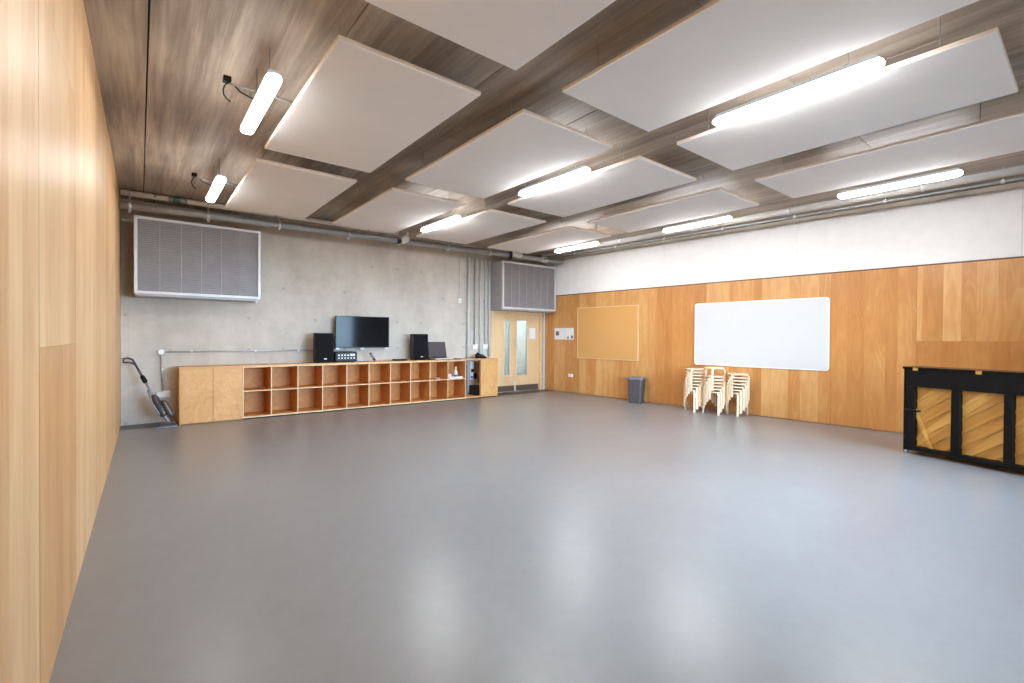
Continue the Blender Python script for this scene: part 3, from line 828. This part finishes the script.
# waste bin
t = thing('waste_bin', 'grey square waste bin with a pale liner standing below the noticeboard', 'bin', (9.445, 7.02, 0), R(20))
def frus(m, w0, w1, z0, z1, r=.05, n=5):
    a, b = rect(w0, w0, r, n), rect(w1, w1, r, n); k = len(a)
    vs = [(p[0], p[1], z0) for p in a] + [(p[0], p[1], z1) for p in b]
    m.add(vs, [tuple(range(k-1, -1, -1))] + [(i, (i+1) % k, k+(i+1) % k, k+i) for i in range(k)])
    return m
m = frus(MB(), .30, .355, .0, .575)
frus(m, .29, .345, .02, .575)
m.build('bin_body', M['bin_grey'], t)
m = MB()
for w0, w1, z0, z1 in ((.385, .385, .565, .60), (.345, .335, .565, .60)): frus(m, w0, w1, z0, z1)
a, b = rect(.385, .385, .05), rect(.335, .335, .05); k = len(a)
m.add([(p[0], p[1], .60) for p in a]+[(p[0], p[1], .60) for p in b], [(i, (i+1) % k, k+(i+1) % k, k+i) for i in range(k)])
m.build('bin_rim', M['bin_grey'], t)
m = MB()
a, b = rect(.395, .395, .05, 6), rect(.325, .325, .04, 6); k = len(a)
random.seed(3)
zz = [.614+random.uniform(-.006, .014) for _ in range(k)]; lo = [.572+random.uniform(-.02, .015) for _ in range(k)]
m.add([(p[0]*1.01, p[1]*1.01, z) for p, z in zip(a, lo)]+[(p[0], p[1], z) for p, z in zip(a, zz)]+[(p[0], p[1], z) for p, z in zip(b, zz)]+[(p[0]*.9, p[1]*.9, .2) for p in b],
      [(r*k+i, r*k+(i+1) % k, (r+1)*k+(i+1) % k, (r+1)*k+i) for r in range(3) for i in range(k)])
m.build('bin_liner', M['liner'], t)

# stacked birch stools: round seat on three bent legs
SH, SR = .47, .19
def stool():
    t = thing('stool', '-', 'stool', (0,0,0), 0, None)
    MB().lathe([(SR-.006, SH-.024), (SR, SH-.018), (SR, SH-.006), (SR-.006, SH)], 40).build('seat', M['stool_wood'], t)
    for k in range(3):
        a = 2*pi*k/3
        Mz = Matrix.Rotation(a, 4, 'Z')
        # L-shaped leg profile in the radial plane
        ro, ri = SR+.030, SR+.008
        zt = SH-.024
        out = [(.06, zt), (.06, zt-.016), (ri-.03, zt-.020)]
        out += [(ri-.03+.03*sin(R(q)), zt-.050+.03*cos(R(q))) for q in (30, 60, 90)]
        out += [(ri+.004, 0), (ro, 0), (ro, zt-.055)]
        out += [(ro-.055+.055*cos(R(q)), zt-.055+.055*sin(R(q))) for q in (30, 60, 90)]
        m = MB(); n = len(out)
        # split into quads: pair inner and outer outline
        inn = out[1:7]; 
        m.prism(out, -.021, .021, 'y', Mz)
        m.build('leg', M['stool_wood'], t)
    return t
proto = stool()
STEP = .064
stacks = [((9.41, 5.48), 8, R(-150), 'stack nearest the bin', 0),
          ((9.41, 5.04), 7, R(-128), 'middle stack', .115),
          ((9.60, 4.64), 7, R(-152), 'stack nearest the piano', 0)]
ordn = ['bottom', 'second', 'third', 'fourth', 'fifth', 'sixth', 'seventh', 'eighth']
first = True
for (x, y), n, a0, nm, lift in stacks:
    for k in range(n):
        z = k*STEP + (lift if k == n-1 else 0)
        rz = a0 + k*R(14.5)
        where = 'topmost' if k == n-1 else ('bottom' if k == 0 else ordn[k]+' from the floor')
        lb = 'pale birch stool, %s in the %s under the whiteboard' % (where, nm)
        if first: s = proto; s.location = (x, y, z); s.rotation_euler.z = rz; s['label'] = lb; first = False
        else: s = dup(proto, (x, y, z), rz, lb)
        s['group'] = 'birch stools in the ' + nm

# ------------------------------------------------------------------ upright piano seen from the back
PA = R(-105.84)
t = thing('upright_piano', 'black upright piano turned so that its ribbed timber back faces the room', 'piano', (8.309, 1.69, 0), PA)
PL, PD, PHt = 1.50, .60, 1.20
bf = MB(); zb = .055
bf.box(0, PL, 0, .11, zb, .115)                 # bottom rail
bf.box(0, PL, 0, .11, .93, 1.165)               # top rail
for a, b in ((0, .10), (.503, .588), (1.005, 1.082), (1.40, PL)):
    bf.box(a, b, .0, .11, .115, .93)
bf.build('back_frame', M['black'], t, .006)
sb = MB().box(.10, 1.40, .085, .105, .115, .93).build('soundboard', M['soundboard'], t)
# diagonal ribs clipped to each bay
def clip_rib(bay, c0, wid, up=True):
    x0, x1 = bay; z0, z1 = .115, .93
    poly = []
    sl = .80 if up else -2.6
    def line(c): return lambda x: c + sl*(x-x0)
    lo, hi = line(c0), line(c0+wid*math.hypot(1, sl))
    pts = [(x0, lo(x0)), (x1, lo(x1)), (x1, hi(x1)), (x0, hi(x0))]
    def clip(ps, keep, inter):
        r = []
        for i in range(len(ps)):
            p, q = ps[i], ps[(i+1) % len(ps)]
            if keep(p): r.append(p)
            if keep(p) != keep(q): r.append(inter(p, q))
        return r
    for zc, sg in ((z0, 1), (z1, -1)):
        pts = clip(pts, lambda p: sg*(p[1]-zc) >= 0, lambda p, q: (p[0]+(q[0]-p[0])*(zc-p[1])/(q[1]-p[1]), zc))
        if len(pts) < 3: return None
    return pts
for bay in ((.10, .503), (.588, 1.005), (1.082, 1.40)):
    for c0 in (-.26, -.09, .08, .25, .42, .59, .76):
        p = clip_rib(bay, .115+c0, .034)
        if p and max(q[0] for q in p)-min(q[0] for q in p) > .05:
            MB().prism(p, .070, .086, 'y').build('rib', M['soundboard'], t, .003)
p = clip_rib((.10, .503), .50, .045, False)
if p: MB().prism(p, .052, .075, 'y').build('brace', M['soundboard'], t, .003)
for a in (-.022, PL):
    MB().prism([(.0, .05), (.0, 1.165), (.36, 1.165), (.40, .80), (.62, .74), (.62, .60), (.46, .58), (.42, .05)], a, a+.022, 'x').build('side_panel', M['black_gloss'], t, .004)
MB().box(0, PL, .11, .36, 1.12, 1.165).box(0, PL, .335, .36, .80, 1.12).build('upper_front', M['black_gloss'], t)
MB().box(0, PL, .40, .42, .09, .58).build('lower_front', M['black_gloss'], t)
MB().box(0, PL, .11, .46, .05, .09).build('bottom_board', M['black'], t)
MB().box(0, PL, .36, .62, .58, .66).build('keybed', M['black_gloss'], t, .004)
MB().box(0.02, PL-.02, .40, .60, .70, .735).build('fallboard', M['black_gloss'], t, .004)
MB().box(-.035, PL+.035, -.012, .385, 1.165, 1.20).build('top_lid', M['black_gloss'], t, .006)
for x in (.12, .78, 1.38):
    m = MB().box(x-.028, x+.028, -.020, -.010, 1.150, 1.192); m.tube([(x-.03, -.020, 1.168), (x+.03, -.020, 1.168)], .006, 8)
    m.build('hinge', M['brass'], t, .002)
for x in (.07, PL-.07):
    sg = 1 if x < 1 else -1
    MB().tube([(x-sg*.05, -.0, .61), (x-sg*.05, -.05, .61), (x+sg*.10, -.05, .605), (x+sg*.10, 0.0, .605)], .016, 10).build('carrying_handle', M['black'], t)
for x in (.0, PL):
    for y in (.05, .40):
        sg = -1 if x == 0 else 1
        m = MB().box(x+sg*.0-.03, x+.03, y-.03, y+.03, .048, .062)
        m.build('castor_plate', M['steel_dull'], t)
        m = MB().tube([(x-.016, y-.03, .026), (x+.016, y-.03, .026)], .026, 16); m.box(x-.022, x-.016, y-.045, y+.02, .02, .05).box(x+.016, x+.022, y-.045, y+.02, .02, .05)
        m.build('castor', M['steel_dull'], t)

# ------------------------------------------------------------------ daylight, camera, look
wd = bpy.data.worlds.new('daylight'); SC.world = wd; wd.use_nodes = True
wt = wd.node_tree; bg = wt.nodes['Background']; bg.inputs[1].default_value = 42.0
tc = wt.nodes.new('ShaderNodeTexCoord'); sx_ = wt.nodes.new('ShaderNodeSeparateXYZ'); rp = wt.nodes.new('ShaderNodeValToRGB')
wt.links.new(tc.outputs['Generated'], sx_.inputs[0]); ad = wt.nodes.new('ShaderNodeMath'); ad.operation = 'ADD'; ad.inputs[1].default_value = .08
wt.links.new(sx_.outputs[2], ad.inputs[0]); wt.links.new(ad.outputs[0], rp.inputs[0]); wt.links.new(rp.outputs[0], bg.inputs[0])
rp.color_ramp.elements[0].position = 0.0; rp.color_ramp.elements[0].color = (.05, .053, .056, 1)     # shaded ground outside
rp.color_ramp.elements[1].position = .06; rp.color_ramp.elements[1].color = (.52, .75, 1.0, 1)       # clear sky
ld = bpy.data.lights.new('window_daylight', 'AREA'); ld.shape = 'RECTANGLE'; ld.size = W_; ld.size_y = H_
ld.cycles.is_portal = True
lo = bpy.data.objects.new('window_daylight', ld); COL.objects.link(lo)
lo.location = ((WX0+WX1)/2, YF-.18, (WZ0+WZ1)/2); lo.rotation_euler = (R(90), 0, 0)

cam = bpy.data.cameras.new('camera'); co = bpy.data.objects.new('camera', cam); COL.objects.link(co)
cam.sensor_width = 36; cam.lens = 469.12/1024*36; cam.clip_start = .02
yaw, pit, rol = .67121, .00954, .00695
F = Vector((sin(yaw)*cos(pit), cos(yaw)*cos(pit), -sin(pit)))
Rt = Vector((cos(yaw), -sin(yaw), 0)); U0 = Rt.cross(F)
Rr = Rt*cos(rol)+U0*sin(rol); Ur = U0*cos(rol)-Rt*sin(rol)
mw = Matrix(((Rr.x, Ur.x, -F.x, 0), (Rr.y, Ur.y, -F.y, 0), (Rr.z, Ur.z, -F.z, 1.57), (0,0,0,1)))
co.matrix_world = mw
SC.camera = co
vs = SC.view_settings
vs.view_transform = 'Standard'; vs.look = 'None'; vs.exposure = 0.09; vs.gamma = 1; vs.use_curve_mapping = False
SC.cycles.max_bounces = 10; SC.cycles.diffuse_bounces = 6; SC.cycles.transparent_max_bounces = 8
SC.cycles.use_denoising = True
SC.cycles.sample_clamp_indirect = 6.0
SC.cycles.caustics_reflective = False; SC.cycles.caustics_refractive = False
